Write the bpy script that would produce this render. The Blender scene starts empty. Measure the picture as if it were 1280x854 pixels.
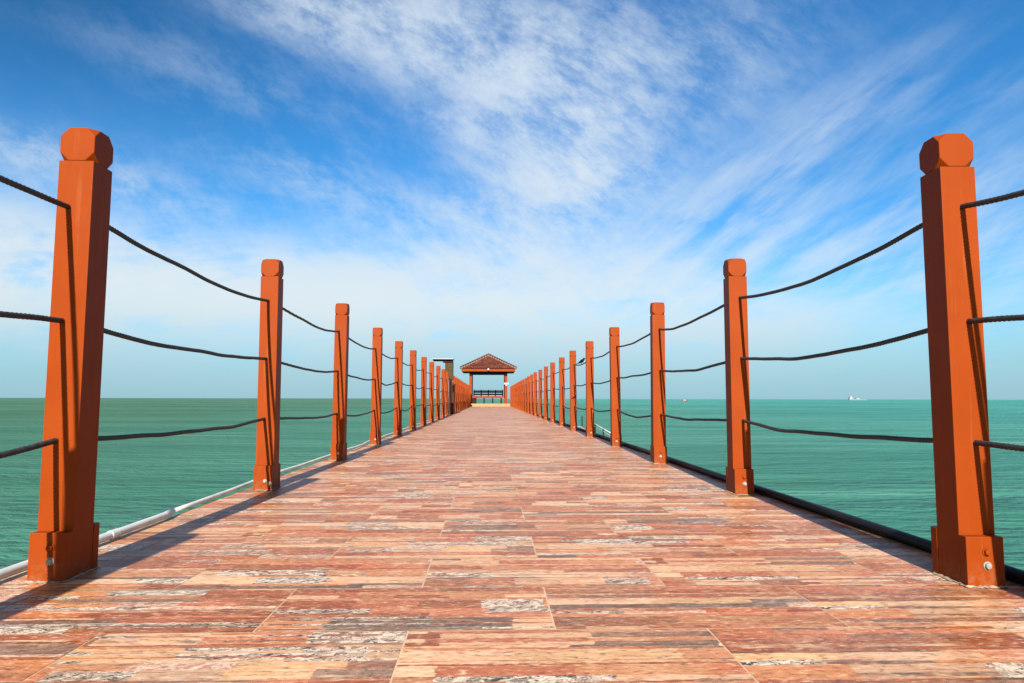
import bpy, bmesh, math, random
from mathutils import Vector, Matrix, noise as mnoise

random.seed(11)
scene = bpy.context.scene
COL = scene.collection
PI = math.pi
R = math.radians

# ------------------------------------------------------------------ render set-up
scene.view_settings.view_transform = 'Standard'
scene.view_settings.look = 'None'
scene.view_settings.gamma = 1.0
scene.view_settings.exposure = 1.25
scene.view_settings.use_curve_mapping = False
scene.cycles.use_denoising = True
scene.cycles.max_bounces = 6

EYE = 0.47
SUN_ELEV = R(29.0)
SUN_AZ = R(2.4)          # sun behind the camera, a touch to its left

# ------------------------------------------------------------------ helpers
def tag(o, label=None, cat=None, group=None, kind=None):
    if label: o['label'] = label
    if cat: o['category'] = cat
    if group: o['group'] = group
    if kind: o['kind'] = kind
    return o

def empty(name, loc):
    o = bpy.data.objects.new(name, None)
    o.empty_display_size = 0.1
    o.location = loc
    COL.objects.link(o)
    return o

def mesh_of(name, bm, mat, smooth=False):
    bmesh.ops.recalc_face_normals(bm, faces=bm.faces[:])
    me = bpy.data.meshes.new(name)
    bm.to_mesh(me)
    bm.free()
    if mat: me.materials.append(mat)
    if smooth:
        for p in me.polygons: p.use_smooth = True
    return me

def link(name, me, parent=None, loc=(0, 0, 0)):
    o = bpy.data.objects.new(name, me)
    o.location = loc
    COL.objects.link(o)
    if parent: o.parent = parent
    return o

def obj(name, bm, mat, parent=None, loc=(0, 0, 0), smooth=False):
    return link(name, mesh_of(name, bm, mat, smooth), parent, loc)

def box(bm, x0, x1, y0, y1, z0, z1, bevel=0.0):
    vs = [bm.verts.new(v) for v in ((x0, y0, z0), (x1, y0, z0), (x1, y1, z0), (x0, y1, z0),
                                    (x0, y0, z1), (x1, y0, z1), (x1, y1, z1), (x0, y1, z1))]
    fs = [bm.faces.new([vs[i] for i in f]) for f in
          ((0, 3, 2, 1), (4, 5, 6, 7), (0, 1, 5, 4), (1, 2, 6, 5), (2, 3, 7, 6), (3, 0, 4, 7))]
    if bevel:
        es = list({e for f in fs for e in f.edges})
        bmesh.ops.bevel(bm, geom=es, offset=bevel, segments=2, affect='EDGES', profile=0.6)

def sweep(bm, pts, rad, sides=10, caps=True, lobes=0, lobe=0.0, twist=0.0):
    """tube through pts; rad a number or a list; optional twisted strands"""
    pts = [Vector(p) for p in pts]
    rings = []
    s = 0.0
    for i, p in enumerate(pts):
        a = pts[max(i - 1, 0)]; b = pts[min(i + 1, len(pts) - 1)]
        t = (b - a).normalized()
        up = Vector((0, 0, 1)) if abs(t.z) < 0.9 else Vector((0, 1, 0))
        sx = t.cross(up).normalized(); sz = sx.cross(t).normalized()
        if i: s += (p - pts[i - 1]).length
        r0 = rad[i] if isinstance(rad, (list, tuple)) else rad
        ring = []
        for k in range(sides):
            an = 2 * PI * k / sides
            r = r0
            if lobes: r = r0 * (1 + lobe * math.cos(lobes * (an - twist * s)))
            ring.append(bm.verts.new(p + sx * (r * math.cos(an)) + sz * (r * math.sin(an))))
        rings.append(ring)
    for a, b in zip(rings, rings[1:]):
        for k in range(sides):
            bm.faces.new((a[k], a[(k + 1) % sides], b[(k + 1) % sides], b[k]))
    if caps:
        bm.faces.new(rings[0][::-1]); bm.faces.new(rings[-1])

# ------------------------------------------------------------------ node expression helper
class NT:
    def __init__(self, tree):
        self.t = tree; self.n = tree.nodes; self.l = tree.links
    def node(self, typ, **kw):
        nd = self.n.new(typ)
        for k, v in kw.items(): setattr(nd, k, v)
        return nd
    def put(self, sock, v):
        if isinstance(v, X): v = v.s
        if isinstance(v, bpy.types.NodeSocket): self.l.new(v, sock)
        else: sock.default_value = v
    def math(self, op, *a, clamp=False):
        nd = self.node('ShaderNodeMath', operation=op); nd.use_clamp = clamp
        for i, v in enumerate(a): self.put(nd.inputs[i], v)
        return X(self, nd.outputs[0])
    def noise(self, vec, scale=1.0, detail=4.0, rough=0.5, dist=0.0, w=None, lac=2.0):
        nd = self.node('ShaderNodeTexNoise')
        if w is not None:
            nd.noise_dimensions = '4D'; self.put(nd.inputs['W'], w)
        self.put(nd.inputs['Vector'], vec)
        nd.inputs['Scale'].default_value = scale; nd.inputs['Detail'].default_value = detail
        nd.inputs['Roughness'].default_value = rough; nd.inputs['Distortion'].default_value = dist
        nd.inputs['Lacunarity'].default_value = lac
        return X(self, nd.outputs['Fac'])
    def comb(self, x, y, z=0.0):
        nd = self.node('ShaderNodeCombineXYZ')
        for i, v in enumerate((x, y, z)): self.put(nd.inputs[i], v)
        return nd.outputs[0]
    def sep(self, v):
        nd = self.node('ShaderNodeSeparateXYZ'); self.put(nd.inputs[0], v)
        return [X(self, o) for o in nd.outputs]
    def mix(self, f, a, b, mode='MIX'):
        nd = self.node('ShaderNodeMix', data_type='RGBA', blend_type=mode)
        self.put(nd.inputs[0], f); self.put(nd.inputs[6], a); self.put(nd.inputs[7], b)
        return nd.outputs[2]
    def ramp(self, f, stops):
        nd = self.node('ShaderNodeValToRGB'); self.put(nd.inputs[0], f)
        e = nd.color_ramp.elements
        while len(e) < len(stops): e.new(0.5)
        for el, (p, c) in zip(e, stops):
            el.position = p; el.color = (*c, 1) if len(c) == 3 else c
        return nd.outputs[0]
    def attr(self, name):
        nd = self.node('ShaderNodeAttribute', attribute_name=name)
        return nd
    def bump(self, h, strength=0.5, distance=0.01, normal=None):
        nd = self.node('ShaderNodeBump')
        self.put(nd.inputs['Height'], h); self.put(nd.inputs['Strength'], strength)
        self.put(nd.inputs['Distance'], distance)
        if normal: self.put(nd.inputs['Normal'], normal)
        return nd.outputs[0]

class X:
    def __init__(self, nt, s): self.nt = nt; self.s = s
    def __add__(self, o): return self.nt.math('ADD', self, o)
    __radd__ = __add__
    def __sub__(self, o): return self.nt.math('SUBTRACT', self, o)
    def __rsub__(self, o): return self.nt.math('SUBTRACT', o, self)
    def __mul__(self, o): return self.nt.math('MULTIPLY', self, o)
    __rmul__ = __mul__
    def __truediv__(self, o): return self.nt.math('DIVIDE', self, o)
    def max(self, o): return self.nt.math('MAXIMUM', self, o)
    def min(self, o): return self.nt.math('MINIMUM', self, o)
    def pow(self, o): return self.nt.math('POWER', self, o)
    def clamp(self): return self.nt.math('ADD', self, 0.0, clamp=True)
    def smooth(self, a, b):
        nd = self.nt.node('ShaderNodeMapRange', interpolation_type='SMOOTHSTEP')
        self.nt.put(nd.inputs['Value'], self)
        nd.inputs['From Min'].default_value = a; nd.inputs['From Max'].default_value = b
        return X(self.nt, nd.outputs[0])

def material(name, rough=0.5, spec=0.5, metal=0.0, color=(0.5, 0.5, 0.5)):
    m = bpy.data.materials.new(name); m.use_nodes = True
    nt = NT(m.node_tree)
    b = m.node_tree.nodes['Principled BSDF']
    b.inputs['Roughness'].default_value = rough
    b.inputs['Specular IOR Level'].default_value = spec
    b.inputs['Metallic'].default_value = metal
    b.inputs['Base Color'].default_value = (*color, 1)
    return m, nt, b

def coords(nt, kind='Object'):
    return nt.node('ShaderNodeTexCoord').outputs[kind]

def mapped(nt, vec, scale):
    nd = nt.node('ShaderNodeMapping'); nt.put(nd.inputs[0], vec)
    nd.inputs['Scale'].default_value = scale
    return nd.outputs[0]

def position(nt):
    return nt.node('ShaderNodeNewGeometry').outputs['Position']

def mottled(name, c0, c1, scale=8.0, rough=0.5, spec=0.4, bump=0.0, stretch=(1, 1, 1), detail=6, metal=0.0):
    m, nt, b = material(name, rough, spec, metal)
    v = mapped(nt, position(nt), stretch)
    f = nt.noise(v, scale, detail, 0.6)
    nt.l.new(nt.ramp(f, [(0.32, c0), (0.68, c1)]), b.inputs['Base Color'])
    nt.put(b.inputs['Roughness'], f * 0.25 + (rough - 0.12))
    if bump:
        nt.l.new(nt.bump(f, 0.6, bump), b.inputs['Normal'])
    return m

# ------------------------------------------------------------------ materials
def make_paint():
    m, nt, b = material('orange_paint', 0.5, 0.08)
    p = position(nt)
    f = nt.noise(p, 5.0, 5, 0.6)
    g = nt.noise(mapped(nt, p, (60, 60, 6)), 1.0, 4, 0.6)
    c = nt.ramp(f, [(0.3, (0.178, 0.0275, 0.0020)), (0.7, (0.204, 0.0330, 0.0028))])
    s = nt.noise(p, 38.0, 4, 0.65)
    c = nt.mix(s.smooth(0.66, 0.78) * 0.35, c, (0.10, 0.020, 0.006, 1))
    # rubbed patches, runs of old salt water, grime gathered near the foot
    z = nt.sep(p)[2]
    run = nt.noise(mapped(nt, p, (48, 48, 2.2)), 1.0, 5, 0.62)
    c = nt.mix(run.smooth(0.58, 0.74) * 0.32, c, (0.27, 0.085, 0.030, 1))
    c = nt.mix((1.0 - run).smooth(0.62, 0.76) * 0.35, c, (0.120, 0.018, 0.003, 1))
    low = (1.0 - z.smooth(0.0, 0.075)) * nt.noise(p, 55.0, 5, 0.65).smooth(0.40, 0.65)
    c = nt.mix(low * 0.5, c, (0.19, 0.095, 0.050, 1))
    nt.l.new(c, b.inputs['Base Color'])
    nt.put(b.inputs['Roughness'], g * 0.25 + 0.36)
    nt.l.new(nt.bump(g * 0.6 + s * 0.4, 0.25, 0.0015), b.inputs['Normal'])
    return m
M_PAINT = make_paint()
M_ROPE = mottled('black_rope', (0.012, 0.012, 0.014), (0.035, 0.034, 0.036), 60, 0.6, 0.35)
M_STEEL = mottled('galvanised_bolt', (0.17, 0.17, 0.15), (0.28, 0.275, 0.25), 90, 0.62, 0.3, 0.0, metal=0.15)
M_MORTAR = mottled('mortar', (0.17, 0.11, 0.075), (0.36, 0.29, 0.225), 60, 0.9, 0.2, 0.002)
M_WHITEPIPE = mottled('white_plastic', (0.44, 0.445, 0.44), (0.56, 0.565, 0.56), 14, 0.40, 0.4)
M_BLACKPIPE = mottled('black_plastic', (0.005, 0.005, 0.006), (0.012, 0.012, 0.013), 10, 0.45, 0.10)
M_CONCRETE = mottled('concrete', (0.22, 0.20, 0.18), (0.36, 0.33, 0.30), 5, 0.9, 0.2, 0.004)
M_GROUT = mottled('grout', (0.46, 0.31, 0.20), (0.56, 0.40, 0.27), 30, 0.9, 0.2)
M_OLIVE = mottled('weathered_timber', (0.030, 0.023, 0.010), (0.070, 0.054, 0.026), 9, 0.85, 0.1, 0.004, (3, 3, 0.5))
M_DARKWOOD = mottled('dark_stained_timber', (0.010, 0.005, 0.004), (0.026, 0.012, 0.009), 12, 0.7, 0.1, 0.003, (3, 3, 1))
M_BROWN = mottled('red_brown_timber', (0.030, 0.009, 0.004), (0.058, 0.018, 0.008), 10, 0.7, 0.1, 0.003, (3, 3, 1))
M_PALE = mottled('pale_grey_paint', (0.19, 0.21, 0.22), (0.27, 0.29, 0.30), 0.5, 0.6, 0.2)
M_WHITE = mottled('white_painted_sheet', (0.30, 0.30, 0.295), (0.40, 0.40, 0.395), 6, 0.5, 0.4)
M_CREAM = mottled('cream_plaster', (0.22, 0.145, 0.075), (0.29, 0.20, 0.11), 6, 0.8, 0.2)
M_RIDGE = mottled('ridge_mortar', (0.17, 0.09, 0.065), (0.26, 0.16, 0.12), 12, 0.85, 0.2)
M_CAP = mottled('ridge_cap_clay', (0.035, 0.010, 0.007), (0.07, 0.02, 0.012), 12, 0.7, 0.3)
M_HULL = mottled('ship_hull_grey', (0.10, 0.15, 0.17), (0.16, 0.22, 0.24), 0.2, 0.6, 0.3)
M_REDHULL = mottled('red_boat_paint', (0.10, 0.045, 0.045), (0.14, 0.065, 0.06), 1.0, 0.6, 0.3)
M_FEATHER = mottled('black_feathers', (0.002, 0.002, 0.003), (0.006, 0.006, 0.008), 120, 0.6, 0.1)
M_BEAK = mottled('dark_beak', (0.02, 0.018, 0.015), (0.04, 0.035, 0.03), 200, 0.4, 0.4)

def make_rooftile():
    m, nt, b = material('clay_roof_tile', 0.7, 0.3)
    p = position(nt)
    f = nt.noise(p, 3.0, 5, 0.7)
    v = nt.node('ShaderNodeTexVoronoi'); nt.put(v.inputs['Vector'], p); v.inputs['Scale'].default_value = 5.0
    rnd = nt.sep(v.outputs['Color'])[0]
    c = nt.ramp(f * 0.55 + rnd * 0.45, [(0.25, (0.040, 0.010, 0.006)), (0.55, (0.085, 0.020, 0.010)), (0.8, (0.14, 0.038, 0.020))])
    nt.l.new(c, b.inputs['Base Color'])
    return m
M_ROOF = make_rooftile()

def make_tilemat():
    """printed stone-strip tile: ragged strips of stone of several kinds, a different print per tile"""
    m, nt, b = material('stone_strip_tile', 0.55, 0.32)
    p = position(nt)
    u, v, seed = nt.sep(nt.attr('print').outputs['Vector'])     # metres inside the tile, tile seed
    def white(a, c, d):
        nd = nt.node('ShaderNodeTexWhiteNoise', noise_dimensions='3D'); nt.put(nd.inputs['Vector'], nt.comb(a, c, d))
        return nt.sep(nd.outputs['Color'])
    def floor(a): return nt.math('FLOOR', a)
    so = seed * 37.0
    edge = nt.noise(nt.comb(u * 16.0 + so, v * 70.0, so), 1.0, 4, 0.6) - 0.5
    v1 = v + edge * 0.016
    v2 = v1 * 34.0 + nt.noise(nt.comb(v1 * 21.0, so, 0.0), 1.0, 2, 0.5) * 7.0
    row = floor(v2); fr = v2 - row
    r0, r1, r2 = white(row + 0.5, so, 1.7)
    uc = (u + r0 * 0.7) / (r1 * 0.30 + 0.11) + edge * 0.10
    cell = floor(uc)
    k0, k1, k2 = white(row + 0.5, cell + 0.5, so)
    stops = [0.0]
    kinds = [  # share, tone a, tone b, marbling, contrast/5
        (3.2, (0.352, 0.078, 0.024), (0.450, 0.150, 0.058), 0.0, 0.65), (2.2, (0.375, 0.095, 0.026), (0.195, 0.045, 0.011), 0.1, 0.85),
        (2.4, (0.395, 0.125, 0.038), (0.480, 0.215, 0.090), 0.1, 0.70), (1.5, (0.450, 0.205, 0.095), (0.640, 0.430, 0.270), 0.1, 0.80),
        (1.6, (0.120, 0.033, 0.010), (0.370, 0.110, 0.030), 0.3, 0.95), (0.7, (0.470, 0.220, 0.080), (0.620, 0.400, 0.210), 0.0, 0.65),
        (1.7, (0.700, 0.570, 0.450), (0.022, 0.019, 0.017), 1.00, 1.00), (0.5, (0.030, 0.024, 0.020), (0.210, 0.130, 0.085), 0.5, 0.95),
        (0.8, (0.300, 0.145, 0.085), (0.085, 0.055, 0.040), 0.8, 1.00), (1.6, (0.680, 0.520, 0.390), (0.330, 0.100, 0.036), 0.8, 1.00)]
    tot = sum(k[0] for k in kinds); acc = 0.0; sa, sb, sm = [], [], []
    for k in kinds:
        sa.append((acc / tot, k[1])); sb.append((acc / tot, k[2])); sm.append((acc / tot, (k[3], k[4], 0.0))); acc += k[0]
    def const(f, st):
        o = nt.ramp(f, st); o.node.color_ramp.interpolation = 'CONSTANT'; return o
    ca, cb, mm = const(k0, sa), const(k0, sb), nt.sep(const(k0, sm))
    marb, contr = mm[0], mm[1] * (mm[0] * 2.2 + 4.6)
    sc = k1 * 9.0 + so
    x, y = u + k1, v + k2
    q = nt.comb(x, y, sc)
    warp = nt.noise(q, 9.0, 3, 0.5)
    st = nt.noise(nt.comb(x * 6.0, y * 90.0 + warp * 6.0, sc), 1.0, 6, 0.70)
    fine = nt.noise(nt.comb(x * 30.0, y * 260.0 + warp * 12.0, sc), 1.0, 4, 0.62)
    w2 = nt.noise(q, 20.0, 4, 0.6)
    mv = nt.noise(nt.comb(x * 26.0 + y * 40.0 + w2 * 6.0, y * 130.0 - x * 22.0 + w2 * 11.0, sc), 1.0, 5, 0.74)
    f = (st * 0.70 + fine * 0.30) * (1.0 - marb) + mv * marb
    f = ((f - 0.5) * contr + 0.5).clamp()
    c = nt.mix(f, ca, cb)
    tv = k2 * 0.35 + 0.82
    c = nt.mix(1.0, c, nt.comb(tv, tv, tv), 'MULTIPLY')
    # broken thin seams of cream or dark stone between the strips
    seam = (1.0 - fr).smooth(0.80, 0.97) * nt.noise(nt.comb(u * 9.0 + so, row, so), 1.0, 3, 0.6).smooth(0.42, 0.58)
    c = nt.mix(seam * 0.8, c, nt.mix(r2.smooth(0.60, 0.62), (0.62, 0.46, 0.31, 1), (0.045, 0.026, 0.015, 1)))
    # pale flecks, dark pits, blotches of the print
    fl = nt.noise(nt.comb(u * 44.0 + so, v * 120.0, so), 1.0, 5, 0.72)
    plain = 1.0 - marb * 0.75
    c = nt.mix(fl.smooth(0.53, 0.68) * 0.80 * plain, c, (0.66, 0.50, 0.34, 1))
    c = nt.mix((1.0 - fl).smooth(0.53, 0.66) * 0.80 * plain, c, (0.060, 0.024, 0.011, 1))
    blo = nt.noise(nt.comb(u * 13.0 + so, v * 34.0 + warp * 3.0, so + 4.0), 1.0, 6, 0.72)
    c = nt.mix(blo.smooth(0.54, 0.66) * 0.50 * plain, c, (0.520, 0.270, 0.120, 1))
    c = nt.mix((1.0 - blo).smooth(0.56, 0.68) * 0.55 * plain, c, (0.300, 0.080, 0.024, 1))
    d = nt.noise(p, 1.1, 5, 0.6)
    c = nt.mix(d.smooth(0.42, 0.75) * 0.08, c, (0.42, 0.25, 0.14, 1))
    nt.l.new(c, b.inputs['Base Color'])
    nt.put(b.inputs['Roughness'], fl * 0.3 + 0.30)
    nt.l.new(nt.bump(f * 0.5 + fl * 0.6, 0.35, 0.0025), b.inputs['Normal'])
    return m
M_TILE = make_tilemat()

def make_water():
    m, nt, b = material('sea_water', 0.16, 0.25)
    p = position(nt)
    x, y, z = nt.sep(p)
    big = nt.noise(nt.comb(x * 0.010, y * 0.022, 0.0), 1.0, 4, 0.55)
    mid = nt.noise(nt.comb(x * 0.05, y * 0.16, 3.0), 1.0, 4, 0.6)
    east = x.smooth(-60.0, 80.0)
    c0 = nt.mix(east, (0.030, 0.098, 0.038, 1), (0.028, 0.182, 0.145, 1))
    c1 = nt.mix(east, (0.066, 0.170, 0.086, 1), (0.064, 0.280, 0.242, 1))
    c = nt.mix((big * 0.6 + mid * 0.4).smooth(0.36, 0.64), c0, c1)
    # thin pale lines of foam and slick drifting across
    ln = nt.noise(nt.comb(x * 0.012 + mid * 0.3, y * 0.30 + big * 2.5, 9.0), 1.0, 2, 0.4)
    band = (1.0 - nt.math('ABSOLUTE', ln - 0.5) * 30.0).clamp()
    brk = nt.noise(nt.comb(x * 0.10, y * 0.30, 5.0), 1.0, 3, 0.6).smooth(0.48, 0.66)
    c = nt.mix(band * brk * 0.35 * east, c, (0.30, 0.52, 0.46, 1))
    # swell + ripples; ripples are longer across the view
    xr = x + y * 0.12
    w1 = nt.noise(nt.comb(xr * 0.95, y * 2.3, 0.0), 1.0, 5, 0.58, 0.4)
    w2 = nt.noise(nt.comb(xr * 3.0, y * 6.0, 4.0), 1.0, 4, 0.55, 0.3)
    w3 = nt.noise(nt.comb(xr * 0.10, y * 0.34, 8.0), 1.0, 4, 0.5)
    h = w1 * 0.42 + w2 * 0.14 + w3 * 1.2
    nrm = nt.bump(h, 1.0, 0.72)
    df = nt.node('ShaderNodeBsdfDiffuse'); nt.put(df.inputs['Color'], c); nt.put(df.inputs['Normal'], nrm)
    gl = nt.node('ShaderNodeBsdfGlossy'); gl.inputs['Roughness'].default_value = 0.12; nt.put(gl.inputs['Normal'], nrm)
    gl.inputs['Color'].default_value = (0.8, 0.9, 0.9, 1)
    fr = nt.node('ShaderNodeFresnel'); fr.inputs['IOR'].default_value = 1.33; nt.put(fr.inputs['Normal'], nrm)
    mx = nt.node('ShaderNodeMixShader'); nt.put(mx.inputs[0], (X(nt, fr.outputs[0]) * 0.50).min(0.18))
    nt.l.new(df.outputs[0], mx.inputs[1]); nt.l.new(gl.outputs[0], mx.inputs[2])
    nt.l.new(mx.outputs[0], m.node_tree.nodes['Material Output'].inputs['Surface'])
    m.node_tree.nodes.remove(b)
    return m
M_WATER = make_water()

# ------------------------------------------------------------------ sky, clouds, sun
def make_world():
    w = bpy.data.worlds.new("World"); scene.world = w; w.use_nodes = True
    nt = NT(w.node_tree)
    bg = w.node_tree.nodes['Background']
    sky = nt.node('ShaderNodeTexSky', sky_type='NISHITA')
    sky.sun_disc = False
    sky.sun_elevation = SUN_ELEV
    sky.sun_rotation = PI - SUN_AZ if False else PI + SUN_AZ
    sky.air_density = 1.0; sky.dust_density = 0.6; sky.ozone_density = 2.5
    hsv = nt.node('ShaderNodeHueSaturation')
    nt.put(hsv.inputs['Color'], sky.outputs[0])
    hsv.inputs['Saturation'].default_value = 1.05
    d = coords(nt, 'Generated')
    x, y, z = nt.sep(d)
    tint = nt.mix(z.smooth(0.10, 0.50), (0.42, 1.0, 1.32, 1), (0.26, 0.92, 1.32, 1))
    deep = 1.0 - (1.0 - x.smooth(-0.55, -0.05)) * z.smooth(0.22, 0.50) * 0.36
    tint = nt.mix(1.0, tint, nt.comb(deep, deep, deep), 'MULTIPLY')
    base = nt.mix(1.0, hsv.outputs[0], tint, 'MULTIPLY')
    zc = z.max(0.0)
    # flat cloud layer overhead: parallel wind streaks converge on the horizon
    u = x / (zc + 0.10); v = y / (zc + 0.10)
    # directions measured off the walkway axis (sea-horizon direction)
    yy = y.max(0.02)
    P = x / yy; Q = zc / yy
    ahead = y.smooth(0.0, 0.25)
    def blob(px, py, ax, ay, ang=0.0, k=1.0):
        # centre / half-sizes as slopes off the axis
        c, s = math.cos(R(ang)), math.sin(R(ang))
        dx = P - px; dy = Q - py
        a = (dx * c + dy * s) * (1.0 / ax); b_ = (dy * c - dx * s) * (1.0 / ay)
        return nt.math('EXPONENT', (a * a + b_ * b_) * -1.0) * k
    warp = nt.noise(nt.comb(u, v, 0.0), 0.9, 4, 0.55)
    # wispy detail
    wisp = nt.noise(nt.comb(u * 2.2 + warp * 1.4, v * 0.85 + warp * 1.6, 1.0), 1.0, 9, 0.62)
    streak = nt.noise(nt.comb(u * 2.9 + v * 0.25 + warp * 0.8, v * 0.30, 7.0), 1.0, 7, 0.60)
    streak2 = nt.noise(nt.comb(u * 0.55 - v * 1.1 + warp * 0.8, v * 0.2 + u * 0.3, 3.0), 1.0, 7, 0.6)
    puff = nt.noise(nt.comb(P * 3.2 + warp * 0.5, Q * 6.5, 2.0), 1.0, 9, 0.60)
    fine = nt.noise(nt.comb(P * 9.0 + warp * 1.2, Q * 13.0 + P * 6.0, 2.0), 1.0, 11, 0.70)
    soft = nt.noise(nt.comb(P * 4.2 + warp * 1.4, Q * 15.0 + warp * 1.2 - P * 1.5, 8.0), 1.0, 8, 0.60)
    PX = lambda p: (p - 611.0) / 850.0
    QY = lambda q: (498.0 - q) / 850.0 * 1.02
    # the tall plume from the top edge down to the middle
    plume = (blob(PX(400), QY(8), 0.14, 0.055, -14, 0.85) + blob(PX(540), QY(45), 0.20, 0.085, -24, 0.80)
             + blob(PX(690), QY(120), 0.15, 0.12, -40, 0.66) + blob(PX(735), QY(205), 0.11, 0.09, -60, 0.58)
             + blob(PX(720), QY(40), 0.20, 0.09, -10, 0.50) + blob(PX(640), QY(275), 0.18, 0.10, 40, 0.80)
             + blob(PX(575), QY(160), 0.045, 0.022, -20, 0.55) + blob(PX(880), QY(60), 0.22, 0.13, 20, 0.28))
    tex = wisp * 0.50 + fine * 0.75 - 0.12
    rib = nt.noise(nt.comb(P * 6.0 + Q * 26.0 + fine * 1.6, Q * 7.0 - P * 10.0, 5.0), 1.0, 5, 0.6)
    pl = plume * ((tex * 0.88 + rib * 0.15).smooth(0.38, 0.72) * 0.92 + 0.09)
    # low bank of haze cloud along the horizon
    bank = (blob(PX(-20), QY(345), 0.27, 0.080, -12, 1.6) + blob(PX(240), QY(362), 0.26, 0.060, -6, 1.0)
            + blob(PX(470), QY(388), 0.22, 0.080, 0, 1.05) + blob(PX(660), QY(385), 0.20, 0.075, 10, 0.70)
            + blob(PX(860), QY(415), 0.24, 0.06, 0, 0.75) + blob(PX(-400), QY(330), 0.4, 0.15, 0, 0.9))
    bk = bank * ((puff * 0.55 + soft * 0.55 + fine * 0.34 - 0.20).smooth(0.36, 0.62) * 0.95 + 0.13)
    # diagonal streaks to the right and the faint ones to the left
    al = P * 0.81 + Q * 0.59; ac = Q * 0.81 - P * 0.59
    comb_ = nt.noise(nt.comb(al * 3.2 + warp * 0.8, ac * 15.0 + warp * 1.0, 6.0), 1.0, 8, 0.58)
    sr = (blob(PX(880), QY(285), 0.30, 0.085, 36, 0.75) + blob(PX(1040), QY(170), 0.26, 0.05, 38, 0.45) + blob(PX(1130), QY(285), 0.34, 0.07, 28, 0.62)
          + blob(PX(1250), QY(330), 0.22, 0.10, 14, 0.62) + blob(PX(840), QY(360), 0.28, 0.08, 20, 0.65)
          + blob(PX(1240), QY(120), 0.16, 0.03, 30, 0.35)) * (streak * 0.50 + comb_ * 0.55 + soft * 0.15 - 0.10).smooth(0.38, 0.72) * 0.72
    sl = (blob(PX(120), QY(225), 0.26, 0.040, -18, 0.42) + blob(PX(20), QY(190), 0.16, 0.03, -20, 0.30) + blob(PX(440), QY(250), 0.24, 0.05, -20, 0.40)
          + blob(PX(300), QY(110), 0.26, 0.05, -20, 0.20)) * (streak2 * 0.6 + fine * 0.6 - 0.05).smooth(0.45, 0.75)
    veil = (1.0 - z.smooth(0.0, 0.26)) * 0.30 * (puff * 0.6 + 0.4)
    dens = (1.0 - nt.math('EXPONENT', ((pl + bk + sr + sl) * ahead + veil) * -1.95)) * 0.96
    lowc = nt.mix(z.smooth(0.02, 0.45), (6.3, 6.9, 6.95, 1), (6.0, 6.8, 7.5, 1))
    c = nt.mix(dens, base, lowc)
    # warm haze added to the unseen sky behind the camera, offsets blue shadow fill
    back = (1.0 - y.smooth(-0.15, 0.35)) * (wisp * 0.5 + 0.5)
    c = nt.mix(back.clamp(), c, (3.3, 2.75, 2.25, 1))
    # blue-green sea haze in the last degrees above the horizon
    hz = (1.0 - z.smooth(0.0, 0.15)) * 0.75
    c = nt.mix(hz, c, (2.45, 4.25, 5.2, 1))
    nt.l.new(c, bg.inputs['Color'])
    bg.inputs['Strength'].default_value = 0.052
make_world()

sd = bpy.data.lights.new('sun', 'SUN'); sd.energy = 5.0; sd.angle = R(0.5); sd.color = (1.0, 0.94, 0.84)
so = bpy.data.objects.new('sun', sd); COL.objects.link(so)
ldir = Vector((math.sin(SUN_AZ) * math.cos(SUN_ELEV), math.cos(SUN_AZ) * math.cos(SUN_ELEV), -math.sin(SUN_ELEV)))
so.rotation_euler = ldir.to_track_quat('-Z', 'Y').to_euler()
so.location = (-1, -20, 15)

# ------------------------------------------------------------------ camera
cd = bpy.data.cameras.new('camera'); cam = bpy.data.objects.new('camera', cd); COL.objects.link(cam)
cd.sensor_width = 36.0; cd.lens = 850 / 1280 * 36.0
cd.clip_start = 0.05; cd.clip_end = 120000
pit, yaw, rol = 0.0839, 0.0327, 0.0019
fw = Vector((math.sin(yaw) * math.cos(pit), math.cos(yaw) * math.cos(pit), math.sin(pit)))
r0 = Vector((math.cos(yaw), -math.sin(yaw), 0)); u0 = r0.cross(fw)
rt = r0 * math.cos(rol) + u0 * math.sin(rol); up = u0 * math.cos(rol) - r0 * math.sin(rol)
cam.matrix_world = Matrix(((rt.x, up.x, -fw.x, 0), (rt.y, up.y, -fw.y, 0), (rt.z, up.z, -fw.z, EYE), (0, 0, 0, 1)))
scene.camera = cam

# ------------------------------------------------------------------ sea
SEA = -1.35
bm = bmesh.new()
rings = [0, 30, 120, 500, 2500, 12000, 45000]
c0 = bm.verts.new((0, 0, SEA)); prev = None
for r in rings[1:]:
    ring = [bm.verts.new((r * math.cos(2 * PI * k / 64), r * math.sin(2 * PI * k / 64), SEA)) for k in range(64)]
    for k in range(64):
        if prev is None: bm.faces.new((c0, ring[k], ring[(k + 1) % 64]))
        else: bm.faces.new((prev[k], ring[k], ring[(k + 1) % 64], prev[(k + 1) % 64]))
    prev = ring
sea = obj('water', bm, M_WATER)
tag(sea, kind='structure')

# ------------------------------------------------------------------ boardwalk
DX0, DX1, DY0, DY1 = -1.262, 1.385, -3.2, 40.8
bm = bmesh.new()
box(bm, DX0, DX1, DY0, DY1, -0.16, -0.0007)
path = obj('path', bm, M_GROUT); tag(path, kind='structure')
bm = bmesh.new()
box(bm, DX0 + 0.10, DX0 + 0.38, DY0, DY1, -0.46, -0.163)
box(bm, DX1 - 0.38, DX1 - 0.10, DY0, DY1, -0.46, -0.163)
for k in range(9):
    yk = 0.5 + k * 5.0
    box(bm, DX0 + 0.05, DX1 - 0.05, yk - 0.18, yk + 0.18, -0.80, -0.463)
for k in range(9):
    yk = 0.5 + k * 5.0
    for xx in (DX0 + 0.35, DX1 - 0.35):
        sweep(bm, [(xx, yk, -6.0), (xx, yk, -0.802)], 0.16, 14)
obj('substructure', bm, M_CONCRETE, path)

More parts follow.
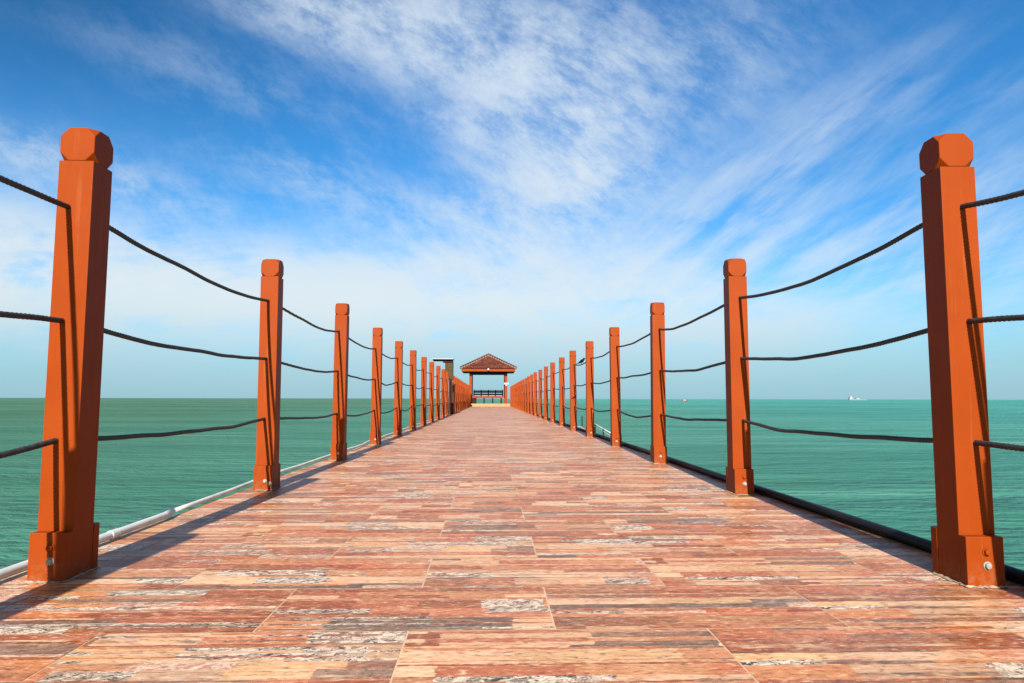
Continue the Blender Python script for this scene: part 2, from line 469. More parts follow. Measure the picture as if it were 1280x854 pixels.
rnd = random.Random(5)
PX_, PY_, GR = 0.612, 0.316, 0.0036
TW, TH = PX_ - GR, PY_ - GR
bm = bmesh.new()
fa = []
row0, jx = 1.43, -0.474
j0 = int((DY0 - row0) / PY_) - 1; j1 = int((DY1 - row0) / PY_) + 1
for j in range(j0, j1 + 1):
    yb = row0 + j * PY_ + GR / 2
    off = jx + (0.306 if j % 2 else 0.0) + rnd.uniform(-0.006, 0.006)
    for i in range(-3, 5):
        xb = off + i * PX_ + GR / 2
        x0, x1 = max(xb, DX0 + 0.002), min(xb + TW, DX1 - 0.002)
        y0, y1 = max(yb, DY0 + 0.002), min(yb + TH, DY1 - 0.002)
        if x1 - x0 < 0.004 or y1 - y0 < 0.004: continue
        dz = rnd.uniform(-0.0002, 0.0004)
        bm.faces.new([bm.verts.new((px, py, dz)) for px, py in ((x0, y0), (x1, y0), (x1, y1), (x0, y1))])
        fl = rnd.random() < 0.5; sd_ = rnd.randrange(24) / 24.0
        uv = [((px - xb), (py - yb), sd_) for px, py in ((x0, y0), (x1, y0), (x1, y1), (x0, y1))]
        if fl: uv = [(TW - a, TH - c, e) for a, c, e in uv]
        fa += uv
me = bpy.data.meshes.new('tile_surface'); bm.to_mesh(me); bm.free(); me.materials.append(M_TILE)
ap = me.attributes.new('print', 'FLOAT_VECTOR', 'CORNER')
for i, val in enumerate(fa): ap.data[i].vector = val
link('tile_surface', me, path)

# ------------------------------------------------------------------ posts
W = 0.092
def shaft_bm(h):
    bm = bmesh.new(); box(bm, -W / 2, W / 2, 0, W, 0, h, 0.0016); return bm
def finial_bm():
    """cube with all eight corners cut off"""
    bm = bmesh.new(); box(bm, -W / 2, W / 2, 0, W, 0, W)
    c = 0.27 * W
    for sx in (-1, 1):
        for sy in (-1, 1):
            for sz in (-1, 1):
                corner = Vector((sx * W / 2, W / 2 + sy * W / 2, W / 2 + sz * W / 2))
                n = Vector((sx, sy, sz)).normalized()
                co = corner - n * (c / math.sqrt(3))
                bmesh.ops.bisect_plane(bm, geom=bm.verts[:] + bm.edges[:] + bm.faces[:], plane_co=co, plane_no=n, clear_outer=True)
                edges = [e for e in bm.edges if e.is_boundary]
                bmesh.ops.holes_fill(bm, edges=edges, sides=0)
    bmesh.ops.bevel(bm, geom=bm.edges[:], offset=0.0012, segments=1, affect='EDGES')
    return bm
def block_bm():
    bm = bmesh.new(); box(bm, -W / 2 - 0.001, W / 2 + 0.001, -0.028, -0.001, 0.0, 0.125, 0.002); return bm
def bolt_bm(r, hex_):
    bm = bmesh.new()
    # washer, head, domed end, all facing -y
    prof = ((r * 1.35, 0.0), (r * 1.35, -0.002), (r, -0.0021), (r, -0.0075), (r * 0.86, -0.0088), (r * 0.02, -0.0092))
    n = 12
    rings = []
    for q, (rr, yy) in enumerate(prof):
        ring = []
        for k in range(n):
            an = 2 * PI * k / n
            r2 = rr
            if hex_ and q in (2, 3, 4): r2 = rr * (1.0 if k % 2 == 0 else 0.90)
            ring.append(bm.verts.new((r2 * math.cos(an), yy, r2 * math.sin(an))))
        rings.append(ring)
    for a, b in zip(rings, rings[1:]):
        for k in range(n): bm.faces.new((a[k], a[(k + 1) % n], b[(k + 1) % n], b[k]))
    bm.faces.new(rings[-1])
    return bm
def mortar_bm(seed):
    rr = random.Random(seed); bm = bmesh.new()
    # uneven bead of mortar squeezed out round the foot
    def ringpts(off, z, jit):
        pts = []
        x0, x1, y0, y1 = -W / 2 - off, W / 2 + off, -0.028 - off, W + 0.028 + off
        n = 14
        for k in range(n): pts.append((x0 + (x1 - x0) * k / n, y0))
        for k in range(n): pts.append((x1, y0 + (y1 - y0) * k / n))
        for k in range(n): pts.append((x1 - (x1 - x0) * k / n, y1))
        for k in range(n): pts.append((x0, y1 - (y1 - y0) * k / n))
        return [bm.verts.new((px + rr.uniform(-jit, jit), py + rr.uniform(-jit, jit), max(0.0015, z + rr.uniform(-0.002, 0.002)))) for px, py in pts]
    a = ringpts(0.006, 0.0015, 0.0055); b = ringpts(0.0015, 0.0045, 0.0015); c = ringpts(-0.004, 0.005, 0.0)
    for p, q in ((a, b), (b, c)):
        for k in range(len(p)): bm.faces.new((p[k], p[(k + 1) % len(p)], q[(k + 1) % len(p)], q[k]))
    return bm

HSH = 1.098
ME_SHAFT = {}
for key, h in (('white', 1.112), ('black', 1.094)):
    ME_SHAFT[key] = mesh_of('shaft', shaft_bm(h), M_PAINT)
ME_FINIAL = mesh_of('finial', finial_bm(), M_PAINT)
ME_BLOCK = mesh_of('foot_block', block_bm(), M_PAINT)
bm = block_bm()
for v in bm.verts: v.co.y = W - v.co.y
ME_BLOCK_BACK = mesh_of('foot_block', bm, M_PAINT)
ME_BOLT_P = mesh_of('bolt', bolt_bm(0.0085, True), M_PAINT)
ME_BOLT_S = mesh_of('bolt', bolt_bm(0.0078, True), M_STEEL)
ME_MORTAR = [mesh_of('mortar', mortar_bm(s), M_MORTAR, True) for s in range(4)]
def far_mesh(h):
    bm = shaft_bm(h)
    tmp = bmesh.new(); tmp.from_mesh(ME_FINIAL)
    for v in tmp.verts: v.co.z += h + 0.0005
    t = bpy.data.meshes.new('tmp'); tmp.to_mesh(t); tmp.free(); bm.from_mesh(t); bpy.data.meshes.remove(t)
    box(bm, -W / 2 - 0.001, W / 2 + 0.001, -0.028, -0.001, 0, 0.125)
    return mesh_of('rope_post', bm, M_PAINT)
ME_FAR = {k: far_mesh(h) for k, h in (('white', 1.112), ('black', 1.094))}

ORD = ['first', 'second', 'third', 'fourth', 'fifth', 'sixth', 'seventh', 'eighth', 'ninth', 'tenth', 'eleventh', 'twelfth', 'thirteenth',
       'fourteenth', 'fifteenth', 'sixteenth', 'seventeenth', 'eighteenth', 'nineteenth', 'twentieth', 'twenty-first', 'twenty-second',
       'twenty-third', 'twenty-fourth', 'twenty-fifth']
rows = {'white': [], 'black': []}
near_w = [(-1.129, 1.844), (-1.157, 3.588), (-1.155, 5.271), (-1.172, 7.065)]
near_b = [(1.250, 1.738), (1.259, 3.387), (1.246, 4.986), (1.257, 6.739)]
rows['white'] = [(-1.128, 0.19)] + near_w + [(-1.168 + random.uniform(-0.006, 0.006), 7.065 + 1.668 * k) for k in range(1, 21)]
rows['black'] = [(1.248, 0.09)] + near_b + [(1.250 + random.uniform(-0.006, 0.006), 6.739 + 1.668 * k) for k in range(1, 21)]
PILLAR_INDEX = 12      # in the white-pipe row a timber pillar takes the place of this post

def post_label(key, i):
    pipe = 'white' if key == 'white' else 'black'
    if i == 0: return 'orange rope post standing before the biggest one along the %s pipe' % pipe
    if i == 1:
        return ('biggest orange post in the row along the white pipe' if key == 'white'
                else 'biggest orange post in the row along the black pipe')
    n = len(rows[key])
    if i == n - 1: return 'last small orange post before the pavilion in the row along the %s pipe' % pipe
    if key == 'white' and i == PILLAR_INDEX - 1: return 'orange post just in front of the olive timber pillar with flat canopy'
    if key == 'white' and i == PILLAR_INDEX + 1: return 'orange post just beyond the olive timber pillar with flat canopy'
    if key == 'white' and i > PILLAR_INDEX: return 'orange post, %s beyond the olive timber pillar, in the row along the white pipe' % ORD[i - PILLAR_INDEX - 1]
    if key == 'black' and i == 5: return 'orange post just in front of the small black bird, row along the black pipe'
    if key == 'black' and i == 6: return 'orange post just beyond the small black bird, row along the black pipe'
    if key == 'black' and i > 6: return 'orange post, %s beyond the small black bird, in the row along the black pipe' % ORD[i - 6]
    return '%s orange post from the near end of the row along the %s pipe' % (ORD[i - 1], pipe)

def plain(name, me, parent, loc=(0, 0, 0)):
    return link(name, me, parent, loc)

for key in ('white', 'black'):
    h = 1.112 if key == 'white' else 1.094
    for i, (px, py) in enumerate(rows[key]):
        if key == 'white' and i == PILLAR_INDEX: continue
        rz = random.uniform(-0.012, 0.012)
        tilt = (random.uniform(-0.008, 0.008), random.uniform(-0.007, 0.007), rz if key == 'white' else rz * 0.5 - 0.046)
        if i <= 13:
            t = empty('rope_post', (px, py, 0)); t.rotation_euler = tilt
            plain('shaft', ME_SHAFT[key], t)
            plain('finial', ME_FINIAL, t, (0, 0, h + 0.0005))
            plain('foot_block', ME_BLOCK, t)
            plain('foot_block', ME_BLOCK_BACK, t)
            bx = 0.012 if key == 'white' else 0.0
            b1 = plain('bolt', ME_BOLT_P if not (key == 'white' and i == 2) else ME_BOLT_S, t, (bx + random.uniform(-0.004, 0.004), -0.028, 0.088 if not (key == 'white' and i == 2) else 0.048))
            b2 = plain('bolt', ME_BOLT_S, t, (bx + (0.0 if not (key == 'white' and i == 2) else 0.022) + random.uniform(-0.004, 0.004), -0.028, 0.054 if not (key == 'white' and i == 2) else 0.036))
            b1.rotation_euler = (0, random.uniform(0, 1), 0); b2.rotation_euler = (0, random.uniform(0, 1), 0)
            b2['label'] = 'silver bolt'
            plain('mortar', ME_MORTAR[i % 4], t)
        else:
            t = plain('rope_post', ME_FAR[key], None, (px, py, 0)); t.rotation_euler = tilt
        tag(t, post_label(key, i), 'post', 'orange posts of the pier railing', 'thing')

# ------------------------------------------------------------------ ropes threaded through the posts
SAGS = {('white', 1, 't'): 0.030, ('white', 1, 'm'): 0.024, ('white', 1, 'l'): 0.018, ('white', 2, 't'): 0.034, ('white', 2, 'm'): 0.024, ('white', 2, 'l'): 0.016,
        ('black', 1, 't'): 0.046, ('black', 1, 'm'): 0.034, ('black', 1, 'l'): 0.020, ('black', 2, 't'): 0.036, ('black', 2, 'm'): 0.024, ('black', 2, 'l'): 0.014,
        ('black', 5, 't'): 0.045}
PATHS = {}
def rope(key, z0, label, name='rope'):
    rr = random.Random(round(z0 * 100) * 3 + (7 if key == 'white' else 3))
    lvl = 'tml'[0 if z0 > 0.9 else 1 if z0 > 0.5 else 2]
    sgn = -1 if key == 'white' else 1
    pts = []
    rw = rows[key]
    hz = []
    for i in range(len(rw)):
        hz.append(z0 + (rr.uniform(-0.008, 0.008) if i > 1 else 0.0))
    offx = sgn * 0.010
    x, y = rw[0]
    pts.append(Vector((x + offx, y - 0.06, hz[0] - 0.004)))
    for i in range(len(rw)):
        x, y = rw[i]
        a = Vector((x + offx, y - 0.001, hz[i])); b = Vector((x + offx, y + W + 0.001, hz[i]))
        step = 0.0075 if y < 3.4 else 0.02
        for k in range(5): pts.append(a.lerp(b, k / 4))
        if i + 1 < len(rw):
            nx, ny = rw[i + 1]
            c = Vector((nx + offx, ny - 0.001, hz[i + 1]))
            sag = rr.choice((rr.uniform(0.006, 0.022), rr.uniform(0.02, 0.045), rr.uniform(0.025, 0.055)))
            if (key, i, lvl) in SAGS: sag = SAGS[(key, i, lvl)]
            side = rr.uniform(-0.012, 0.012)
            skew = rr.uniform(-0.45, 0.45); kink = rr.uniform(0.25, 0.75); kd = rr.uniform(-0.008, 0.010)
            L = (c - b).length
            n = max(10, int(L / step))
            for k in range(1, n):
                t = k / n
                s = 4 * t * (1 - t)
                s = s * (1 + skew * (t - 0.5) * 2)
                q = b.lerp(c, t)
                q.z -= sag * s; q.x += side * s
                q.z -= kd * math.exp(-((t - kink) / 0.13) ** 2) * min(1.0, 8 * t * (1 - t))
                q.z += 0.0030 * mnoise.noise(Vector((t * 7.0, i * 3.1, z0 * 9)))
                pts.append(q)
    PATHS[(key, lvl)] = pts
    bm = bmesh.new()
    sweep(bm, pts, 0.0072, 12, True, 3, 0.13, 2 * PI / (3 * 0.016))
    o = obj(name, bm, M_ROPE, None, (0, 0, 0), True)
    tag(o, label, 'rope', 'black ropes threaded through the posts', 'thing')
    return o
for z, w_ in ((0.983, 'topmost'), (0.675, 'middle'), (0.358, 'lowest')):
    rope('white', z, '%s of the three black twisted ropes through the posts along the white pipe' % w_)
    rope('black', z, '%s of the three black twisted ropes through the posts along the black pipe' % w_)

# ------------------------------------------------------------------ pipes along the deck edges
t = empty('white_pipe', (-1.24, 3.0, 0.02))
def at(p): return tuple(Vector(p) - Vector((-1.24, 3.0, 0.02)))
bm = bmesh.new()
thick = [(-1.246 + 0.003 * math.sin(k * 0.45), -3.0 + k * 0.30, 0.021) for k in range(20)]
thick = [p for p in thick if p[1] < 2.72] + [(-1.262, 2.80, 0.021)]
sweep(bm, [at(p) for p in thick], 0.0128, 14)
obj('sleeve', bm, M_WHITEPIPE, t, (0, 0, 0), True)
bm = bmesh.new()
rr = random.Random(4)
thin = [(-1.262, 2.74, 0.019)]
yv = 3.0
while yv < 40.6:
    thin.append((-1.262 + (0.030 * math.exp(-((yv - 6.4) / 0.5) ** 2)) - 0.016 * math.exp(-((yv - 4.3) / 0.7) ** 2) + rr.uniform(-0.006, 0.006), yv, 0.018 + rr.uniform(0, 0.008)))
    yv += 0.42
sweep(bm, [at(p) for p in thin], 0.0092, 12)
obj('thin_run', bm, M_WHITEPIPE, t, (0, 0, 0), True)
for yc in (2.34, 0.4):
    bm = bmesh.new()
    xc = -1.246 + 0.003 * math.sin((yc + 3.0) / 0.30 * 0.45)
    sweep(bm, [at((xc, yc - 0.026, 0.0205)), at((xc, yc - 0.022, 0.0205)), at((xc, yc + 0.022, 0.0205)), at((xc, yc + 0.026, 0.0205))], [0.0132, 0.0150, 0.0150, 0.0132], 14)
    obj('coupling', bm, M_WHITEPIPE, t)
tag(t, 'white plastic pipe lying along the deck edge, thick near the camera then thinner', 'pipe', None, 'thing')

bm = bmesh.new()
bp = [(1.352 + 0.005 * math.sin(k * 0.7), -3.0 + k * 0.45, 0.019) for k in range(98) if -3.0 + k * 0.45 < 40.6]
sweep(bm, bp, 0.0185, 14)
o = obj('black_pipe', bm, M_BLACKPIPE, None, (0, 0, 0), True)
tag(o, 'black hose pipe lying along the deck edge opposite the white pipe', 'pipe', None, 'thing')

# ------------------------------------------------------------------ timber pillar with canopy in the row
PX0, PY0 = rows['white'][PILLAR_INDEX]
t = empty('canopy_pillar', (PX0, PY0 - 0.03, 0))
def lb(bm, x0, x1, y0, y1, z0, z1, bev=0.004):
    box(bm, x0 - PX0, x1 - PX0, y0, y1, z0, z1, bev)
bm = bmesh.new(); lb(bm, -1.215, -1.055, 0.0, 0.30, 0.0, 0.66); obj('plinth', bm, M_BROWN, t)
bm = bmesh.new(); lb(bm, -1.215, -1.135, 0.05, 0.25, 0.662, 1.03); obj('stem', bm, M_DARKWOOD, t)
bm = bmesh.new()
lb(bm, -1.335, -1.098, 0.02, 0.30, 1.032, 1.545)
for k in range(3): lb(bm, -1.322 + k * 0.077, -1.254 + k * 0.077, 0.008, 0.018, 1.05, 1.53, 0.002)
obj('timber_box', bm, M_OLIVE, t)
bm = bmesh.new(); lb(bm, -1.40, -1.10, 0.0, 0.30, 1.547, 1.585); lb(bm, -1.70, -1.10, 0.10, 0.18, 1.587, 1.622); lb(bm, -1.70, -1.10, -0.03, 0.33, 1.624, 1.640, 0.002)
obj('bracket', bm, M_DARKWOOD, t)
bm = bmesh.new(); lb(bm, -1.725, -1.085, -0.05, 0.36, 1.642, 1.668); obj('canopy', bm, M_PALE, t)
tag(t, 'olive brown timber pillar with a flat white canopy, standing among the orange posts', 'pillar', None, 'thing')

# ------------------------------------------------------------------ pavilion at the end
GX, GY, GF = 0.0, 41.15, 0.172
CX0, CX1, CY0, CY1 = -1.235, 1.075, 41.35, 43.9
cx, cy = (CX0 + CX1) / 2, (CY0 + CY1) / 2
EV = 0.46
t = empty('pavilion', (cx, cy, 0))
def pb(bm, x0, x1, y0, y1, z0, z1, bev=0.006):
    box(bm, x0 - cx, x1 - cx, y0 - cy, y1 - cy, z0, z1, bev)
bm = bmesh.new(); pb(bm, CX0 - 0.30, CX1 + 0.30, 40.82, CY1 + 0.30, -0.30, GF, 0.01); obj('floor_slab', bm, M_CREAM, t)
for (x, y) in ((CX0, CY0), (CX1 - 0.16, CY0), (CX0, CY1 - 0.16), (CX1 - 0.16, CY1 - 0.16)):
    bm = bmesh.new(); pb(bm, x, x + 0.16, y, y + 0.16, GF + 0.001, 1.985)
    obj('column', bm, M_PAINT, t)
bm = bmesh.new()
for (x0, x1, y0, y1) in ((CX0, CX1, CY0, CY0 + 0.15), (CX0, CX1, CY1 - 0.15, CY1), (CX0, CX0 + 0.15, CY0 + 0.152, CY1 - 0.152), (CX1 - 0.15, CX1, CY0 + 0.152, CY1 - 0.152)):
    pb(bm, x0, x1, y0, y1, 1.987, 2.128)
pb(bm, CX0 - EV + 0.04, CX1 + EV - 0.04, CY0 - EV + 0.04, CY1 + EV - 0.04, 2.130, 2.142, 0)
obj('ceiling_frame', bm, M_DARKWOOD, t)
bm = bmesh.new()
x0, x1, y0, y1 = CX0 - EV, CX1 + EV, CY0 - EV, CY1 + EV
for q in ((x0, x1, y0, y0 + 0.03), (x0, x1, y1 - 0.03, y1), (x0, x0 + 0.03, y0 + 0.031, y1 - 0.031), (x1 - 0.03, x1, y0 + 0.031, y1 - 0.031)):
    pb(bm, *q, 2.10, 2.258)
obj('fascia', bm, M_PAINT, t)
# hipped roof: corrugated, stepped courses on four slopes meeting on a short ridge
APZ, RZ = 3.15, 2.262
ex0, ex1, ey0, ey1 = x0 - 0.05 - cx, x1 + 0.05 - cx, y0 - 0.05 - cy, y1 + 0.05 - cy
hw = (ex1 - ex0) / 2; mx = (ex0 + ex1) / 2
rid0, rid1 = Vector((mx, ey0 + hw, APZ)), Vector((mx, ey1 - hw, APZ))
def slope(bm, a, b, c, d, waves, courses=11):
    """a,b eave corners, c above b, d above a"""
    a, b, c, d = map(Vector, (a, b, c, d))
    n = (b - a).cross(d - a).normalized()
    if n.z < 0: n = -n
    rowsv = []
    for j in range(courses + 1):
        for sub in (0, 1):
            tt = (j + (0.0 if sub == 0 else 0.96)) / courses
            if tt > 1: continue
            L = a.lerp(d, tt); Rr = b.lerp(c, tt)
            lift = 0.025 if sub == 0 else 0.0
            nseg = waves * 6
            rowv = []
            for k in range(nseg + 1):
                p = L.lerp(Rr, k / nseg)
                along = (p - a).dot((b - a).normalized())
                ph = along / (b - a).length * waves
                off = 0.022 * (math.cos(2 * PI * ph) * 0.5 + 0.5) ** 0.7
                rowv.append(bm.verts.new(p + n * (off + lift)))
            rowsv.append(rowv)
    for r1, r2 in zip(rowsv, rowsv[1:]):
        for k in range(len(r1) - 1):
            bm.faces.new((r1[k], r1[k + 1], r2[k + 1], r2[k]))
bm = bmesh.new()
e = [(ex0, ey0, RZ), (ex1, ey0, RZ), (ex1, ey1, RZ), (ex0, ey1, RZ)]
slope(bm, e[0], e[1], rid0, rid0, 17); slope(bm, e[1], e[2], rid1, rid0, 18)
slope(bm, e[2], e[3], rid1, rid1, 17); slope(bm, e[3], e[0], rid0, rid1, 18)
obj('roof', bm, M_ROOF, t)
bm = bmesh.new(); bm2 = bmesh.new()
for (p, q) in ((e[0], rid0), (e[1], rid0), (e[2], rid1), (e[3], rid1), (rid0, rid1)):
    p, q = Vector(p), Vector(q); n = max(3, int((q - p).length / 0.20))
    for k in range(n):
        a = p.lerp(q, k / n); b = p.lerp(q, (k + 1.12) / n)
        up_ = Vector((0, 0, 0.075))
        sweep(bm, [a + up_, b + up_ * 0.86], [0.075, 0.060], 10)
    # pale mortar bedding below the caps, scalloped where each cap ends
    for k in range(n):
        a = p.lerp(q, (k + 0.05) / n); b = p.lerp(q, (k + 0.5) / n); c = p.lerp(q, (k + 0.95) / n)
        up_ = Vector((0, 0, 0.03))
        sweep(bm2, [a + up_, b + up_, c + up_], [0.074, 0.090, 0.074], 8)
cap = obj('ridge_cap', bm, M_CAP, t, (0, 0, 0), True)
obj('ridge_mortar', bm2, M_RIDGE, t, (0, 0, 0), True)
# lamp at the middle of the front fascia
lt = obj('lamp', bmesh.new(), M_WHITE, t)
bm = bmesh.new(); bmesh.ops.create_uvsphere(bm, u_segments=14, v_segments=9, radius=0.07)
for v in bm.verts: v.co += Vector((0, y0 - 0.085 - cy, 2.215))
sweep(bm, [(0, y0 - 0.04 - cy, 2.29), (0, y0 - 0.003 - cy, 2.215)], 0.02, 8)
lt.data = mesh_of('lamp', bm, M_WHITE, True)
# white box light on a front column
bm = bmesh.new(); pb(bm, CX1 - 0.20, CX1 + 0.07, CY0 - 0.09, CY0 - 0.003, 1.335, 1.43)
pb(bm, CX1 - 0.11, CX1 - 0.03, CY0 - 0.06, CY0 - 0.004, 1.24, 1.333)
obj('wall_light', bm, M_WHITE, t)
tag(t, 'open pavilion with a red-brown hipped tile roof at the end of the walkway', 'pavilion', None, 'thing')

# benches inside the pavilion
def bench(name, x0, x1, y0, y1, back, label):
    bx, by = (x0 + x1) / 2, (y0 + y1) / 2
    b = empty(name, (bx, by, GF))
    def q(bm, a0, a1, b0, b1, c0, c1, bev=0.004): box(bm, a0 - bx, a1 - bx, b0 - by, b1 - by, c0 - GF, c1 - GF, bev)
    bm = bmesh.new(); q(bm, x0, x1, y0, y1, 0.50, 0.63); obj('seat', bm, M_PAINT, b)
    along_x = (x1 - x0) > (y1 - y0)
    n = 4 if along_x else 4
    for k in range(n):
        bm = bmesh.new()
        if along_x:
            xx = x0 + 0.10 + (x1 - x0 - 0.28) * k / (n - 1); q(bm, xx, xx + 0.09, y0 + 0.05, y1 - 0.05, GF + 0.001, 0.498)
        else:
            yy = y0 + 0.05 + (y1 - y0 - 0.22) * k / (n - 1); q(bm, x0 + 0.05, x1 - 0.05, yy, yy + 0.10, GF + 0.001, 0.498)
        obj('leg', bm, M_DARKWOOD, b)
    bm = bmesh.new()
    if back == 'y':
        for z0_, z1_ in ((0.70, 0.79), (0.84, 0.96), (0.985, 1.02)):
            q(bm, x0, x1, y1 - 0.05, y1 - 0.02, z0_, z1_)
    elif back == 'x0':
        for z0_, z1_ in ((0.70, 0.79), (0.84, 0.96)): q(bm, x0 + 0.02, x0 + 0.05, y0, y1, z0_, z1_)
    else:
        for z0_, z1_ in ((0.70, 0.79), (0.84, 0.96)): q(bm, x1 - 0.05, x1 - 0.02, y0, y1, z0_, z1_)
    obj('backrest_rails', bm, M_DARKWOOD, b)
    for k in range(5):
        bm = bmesh.new()
        if back == 'y':
            xx = x0 + (x1 - x0 - 0.07) * k / 4; q(bm, xx, xx + 0.07, y1 - 0.018, y1 + 0.03, 0.632, 1.03)
        else:
            yy = y0 + (y1 - y0 - 0.07) * k / 4
            xa = x0 - 0.03 if back == 'x0' else x1 - 0.018
            q(bm, xa, xa + 0.048, yy, yy + 0.07, 0.632, 0.97)
        obj('backrest_post', bm, M_DARKWOOD, b)
    tag(b, label, 'bench', 'benches in the pavilion', 'thing')
bench('bench', CX0 + 0.20, CX1 - 0.20, CY1 - 0.60, CY1 - 0.17, 'y', 'orange bench with dark slatted back across the far side of the pavilion')
bench('bench', CX0 + 0.04, CX0 + 0.46, CY0 + 0.30, CY1 - 0.75, 'x0', 'dark end-on bench on the same side of the pavilion as the white pipe')

# ------------------------------------------------------------------ small bird on the rope
def bird(loc, rz):
    t = empty('bird', loc); t.rotation_euler = (0, 0, rz); t.scale = (1.15, 1.25, 1.15)
    bm = bmesh.new()
    # one continuous body: tail tip -> tail -> rump -> breast -> neck -> head -> brow (long axis x)
    spine = [(-0.062, -0.016, 0.003, 0.011), (-0.045, -0.008, 0.0035, 0.010), (-0.026, 0.002, 0.007, 0.009), (-0.012, 0.010, 0.014, 0.014),
             (0.004, 0.020, 0.019, 0.018), (0.017, 0.031, 0.018, 0.017), (0.026, 0.041, 0.012, 0.012), (0.032, 0.049, 0.0125, 0.012), (0.039, 0.053, 0.0105, 0.010), (0.045, 0.054, 0.004, 0.004)]
    rings = []
    for i, (x, z, rv, rh) in enumerate(spine):
        a = spine[max(0, i - 1)]; b = spine[min(len(spine) - 1, i + 1)]
        tx, tz = b[0] - a[0], b[1] - a[1]; l = math.hypot(tx, tz); nx, nz = -tz / l, tx / l
        rings.append([bm.verts.new((x + nx * rv * math.sin(2 * PI * k / 12), rh * math.cos(2 * PI * k / 12), z + nz * rv * math.sin(2 * PI * k / 12))) for k in range(12)])
    for a, b in zip(rings, rings[1:]):
        for k in range(12): bm.faces.new((a[k], a[(k + 1) % 12], b[(k + 1) % 12], b[k]))
    bm.faces.new(rings[0]); bm.faces.new(rings[-1])
    for s in (-1, 1):   # legs and toes round the rope
        sweep(bm, [(0.004, s * 0.007, 0.010), (0.004, s * 0.007, -0.004), (0.007, s * 0.008, -0.010)], [0.003, 0.0016, 0.0014], 6)
        sweep(bm, [(0.016, s * 0.008, -0.0135), (0.007, s * 0.008, -0.0095), (-0.003, s * 0.008, -0.0135)], 0.0015, 6)
    obj('body', bm, M_FEATHER, t, (0, 0, 0), True)
    for s in (-1, 1):
        bm = bmesh.new()
        sweep(bm, [(0.016, s * 0.0165, 0.032), (0.0, s * 0.0185, 0.021), (-0.022, s * 0.012, 0.006), (-0.046, s * 0.006, -0.004)], [0.006, 0.009, 0.006, 0.0015], 8)
        obj('wing', bm, M_FEATHER, t, (0, 0, 0), True)
    bm = bmesh.new(); sweep(bm, [(0.043, 0, 0.054), (0.056, 0, 0.0525)], [0.0042, 0.0006], 8); obj('beak', bm, M_BEAK, t, (0, 0, 0), True)
    tag(t, 'small black bird perched on the top rope between two orange posts', 'bird', None, 'thing')
    return t
yb = 9.22
seat = min(PATHS[('black', 't')], key=lambda p: abs(p.y - yb))
bird((seat.x - 0.006, yb, seat.z + 0.0072 + 0.0135), R(-10))

# ------------------------------------------------------------------ gangway down to the water with a white handrail
t = empty('gangway', (3.1, 19.5, -0.60))
def gz(y): return -0.40 + (y - 17.4) * 0.052     # top rail height
def gp(x, y, z): return (x - 3.1, y - 19.5, z + 0.60)
bm = bmesh.new()
a, b = 17.1, 23.0
vs = []
for (y, z) in ((a, gz(a) - 0.30), (b, gz(b) - 0.30)):
    for (x, dz) in ((1.95, -0.04), (3.12, -0.04), (3.12, -0.12), (1.95, -0.12)): vs.append(bm.verts.new(gp(x, y, z + dz)))
for k in range(4): bm.faces.new((vs[k], vs[(k + 1) % 4], vs[4 + (k + 1) % 4], vs[4 + k]))
bm.faces.new(vs[:4]); bm.faces.new(vs[4:][::-1])
obj('walkboard', bm, M_CONCRETE, t)
for dz in (0.0, -0.07, -0.27):
    bm = bmesh.new(); sweep(bm, [gp(3.1, a, gz(a) + dz), gp(3.1, b, gz(b) + dz)], 0.010 if dz == 0 else 0.007, 10)
    obj('rail', bm, M_WHITEPIPE, t, (0, 0, 0), True)
for k in range(5):
    y = 17.15 + k * 1.42
    bm = bmesh.new(); sweep(bm, [gp(3.1, y, gz(y) - 0.335), gp(3.1, y, gz(y) + 0.012)], 0.017, 10)
    obj('stanchion', bm, M_DARKWOOD, t, (0, 0, 0), True)
for (y) in (17.6, 22.4):
    bm = bmesh.new(); 
    for x in (2.1, 3.0): sweep(bm, [gp(x, y, -5.0), gp(x, y, gz(y) - 0.425)], 0.07, 10)
    obj('pile', bm, M_CONCRETE, t, (0, 0, 0), True)
tag(t, 'low gangway with thin white handrails over the water outside the orange posts', 'gangway', None, 'thing')

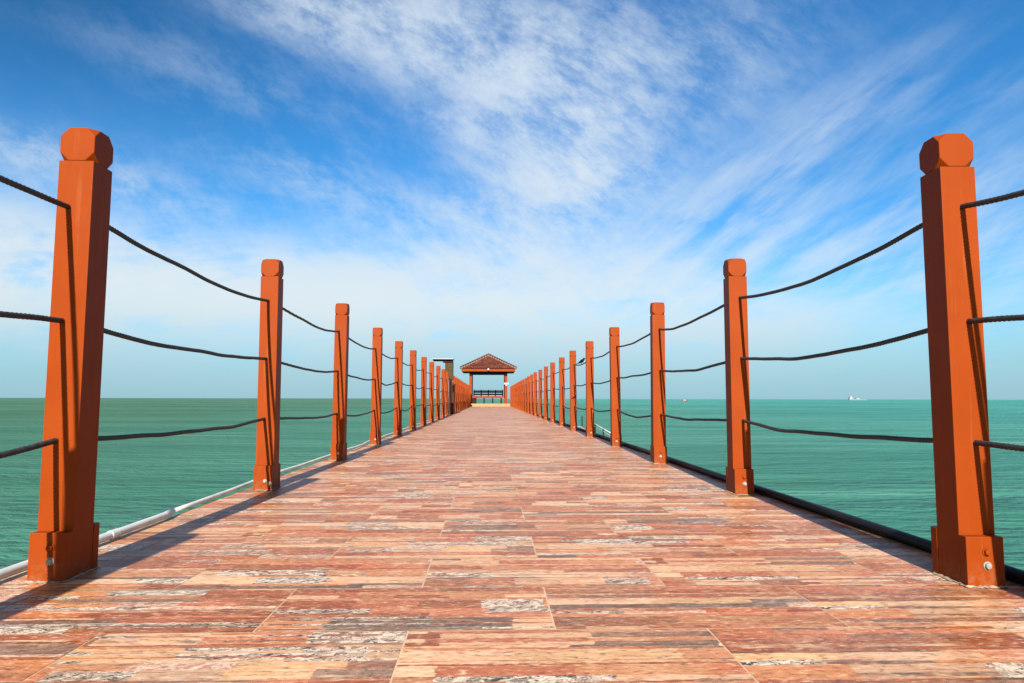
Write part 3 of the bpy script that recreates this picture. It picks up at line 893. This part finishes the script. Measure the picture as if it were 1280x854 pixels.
# ------------------------------------------------------------------ vessels on the horizon
def hull_bm(L, Bm, H, sheer=0.15):
    bm = bmesh.new(); n = 14; rings = []
    for i in range(n + 1):
        s = i / n; x = (s - 0.5) * L
        wid = Bm / 2 * min(1.0, (s / 0.10) ** 0.5 + 0.35) * (1 - max(0, (s - 0.68) / 0.32) ** 2 * 0.97)
        zt = H * (1 + sheer * (2 * s - 1) ** 2 * (2 if s > 0.5 else 1))
        rings.append([bm.verts.new(v) for v in ((x, -wid, zt), (x, -wid * 0.82, -H * 0.4), (x, wid * 0.82, -H * 0.4), (x, wid, zt))])
    for a, b in zip(rings, rings[1:]):
        for k in range(4): bm.faces.new((a[k], a[(k + 1) % 4], b[(k + 1) % 4], b[k]))
    bm.faces.new(rings[0]); bm.faces.new(rings[-1])
    return bm
def place(px_slope, dist): return (px_slope * dist, dist, SEA)
t = empty('ship', place((1073 - 611.5) / 850 * 1.01, 1500))
obj('hull', hull_bm(42, 8, 2.6), M_HULL, t)
bm = bmesh.new(); box(bm, -19, -13.5, -3.2, 3.2, 2.75, 6.4, 0.1); box(bm, -18, -14.5, -2.6, 2.6, 6.42, 8.0, 0.1); obj('wheelhouse', bm, M_WHITE, t)
bm = bmesh.new(); box(bm, -4, 3, -2.8, 2.8, 2.75, 4.6, 0.1); obj('deckhouse', bm, M_PALE, t)
bm = bmesh.new(); sweep(bm, [(11, 0, 2.8), (11, 0, 7.0)], 0.2, 8); sweep(bm, [(11, 0, 6.6), (4.6, 0, 5.0)], 0.14, 8); obj('mast', bm, M_HULL, t)
tag(t, 'long low ship with white wheelhouse far off on the horizon', 'ship', None, 'thing')
t = empty('boat', place((854 - 611.5) / 850 * 1.01, 560)); t.rotation_euler = (0, 0, R(12))
obj('hull', hull_bm(5.6, 1.7, 0.55, 0.35), M_REDHULL, t)
bm = bmesh.new(); box(bm, -1.6, 0.9, -0.6, 0.6, 0.62, 1.25, 0.05); obj('cabin', bm, M_WHITE, t)
bm = bmesh.new(); box(bm, -1.8, 1.1, -0.7, 0.7, 1.252, 1.34, 0.03); obj('cabin_roof', bm, M_REDHULL, t)
tag(t, 'tiny red and white motor boat on the water just below the horizon', 'boat', None, 'thing')
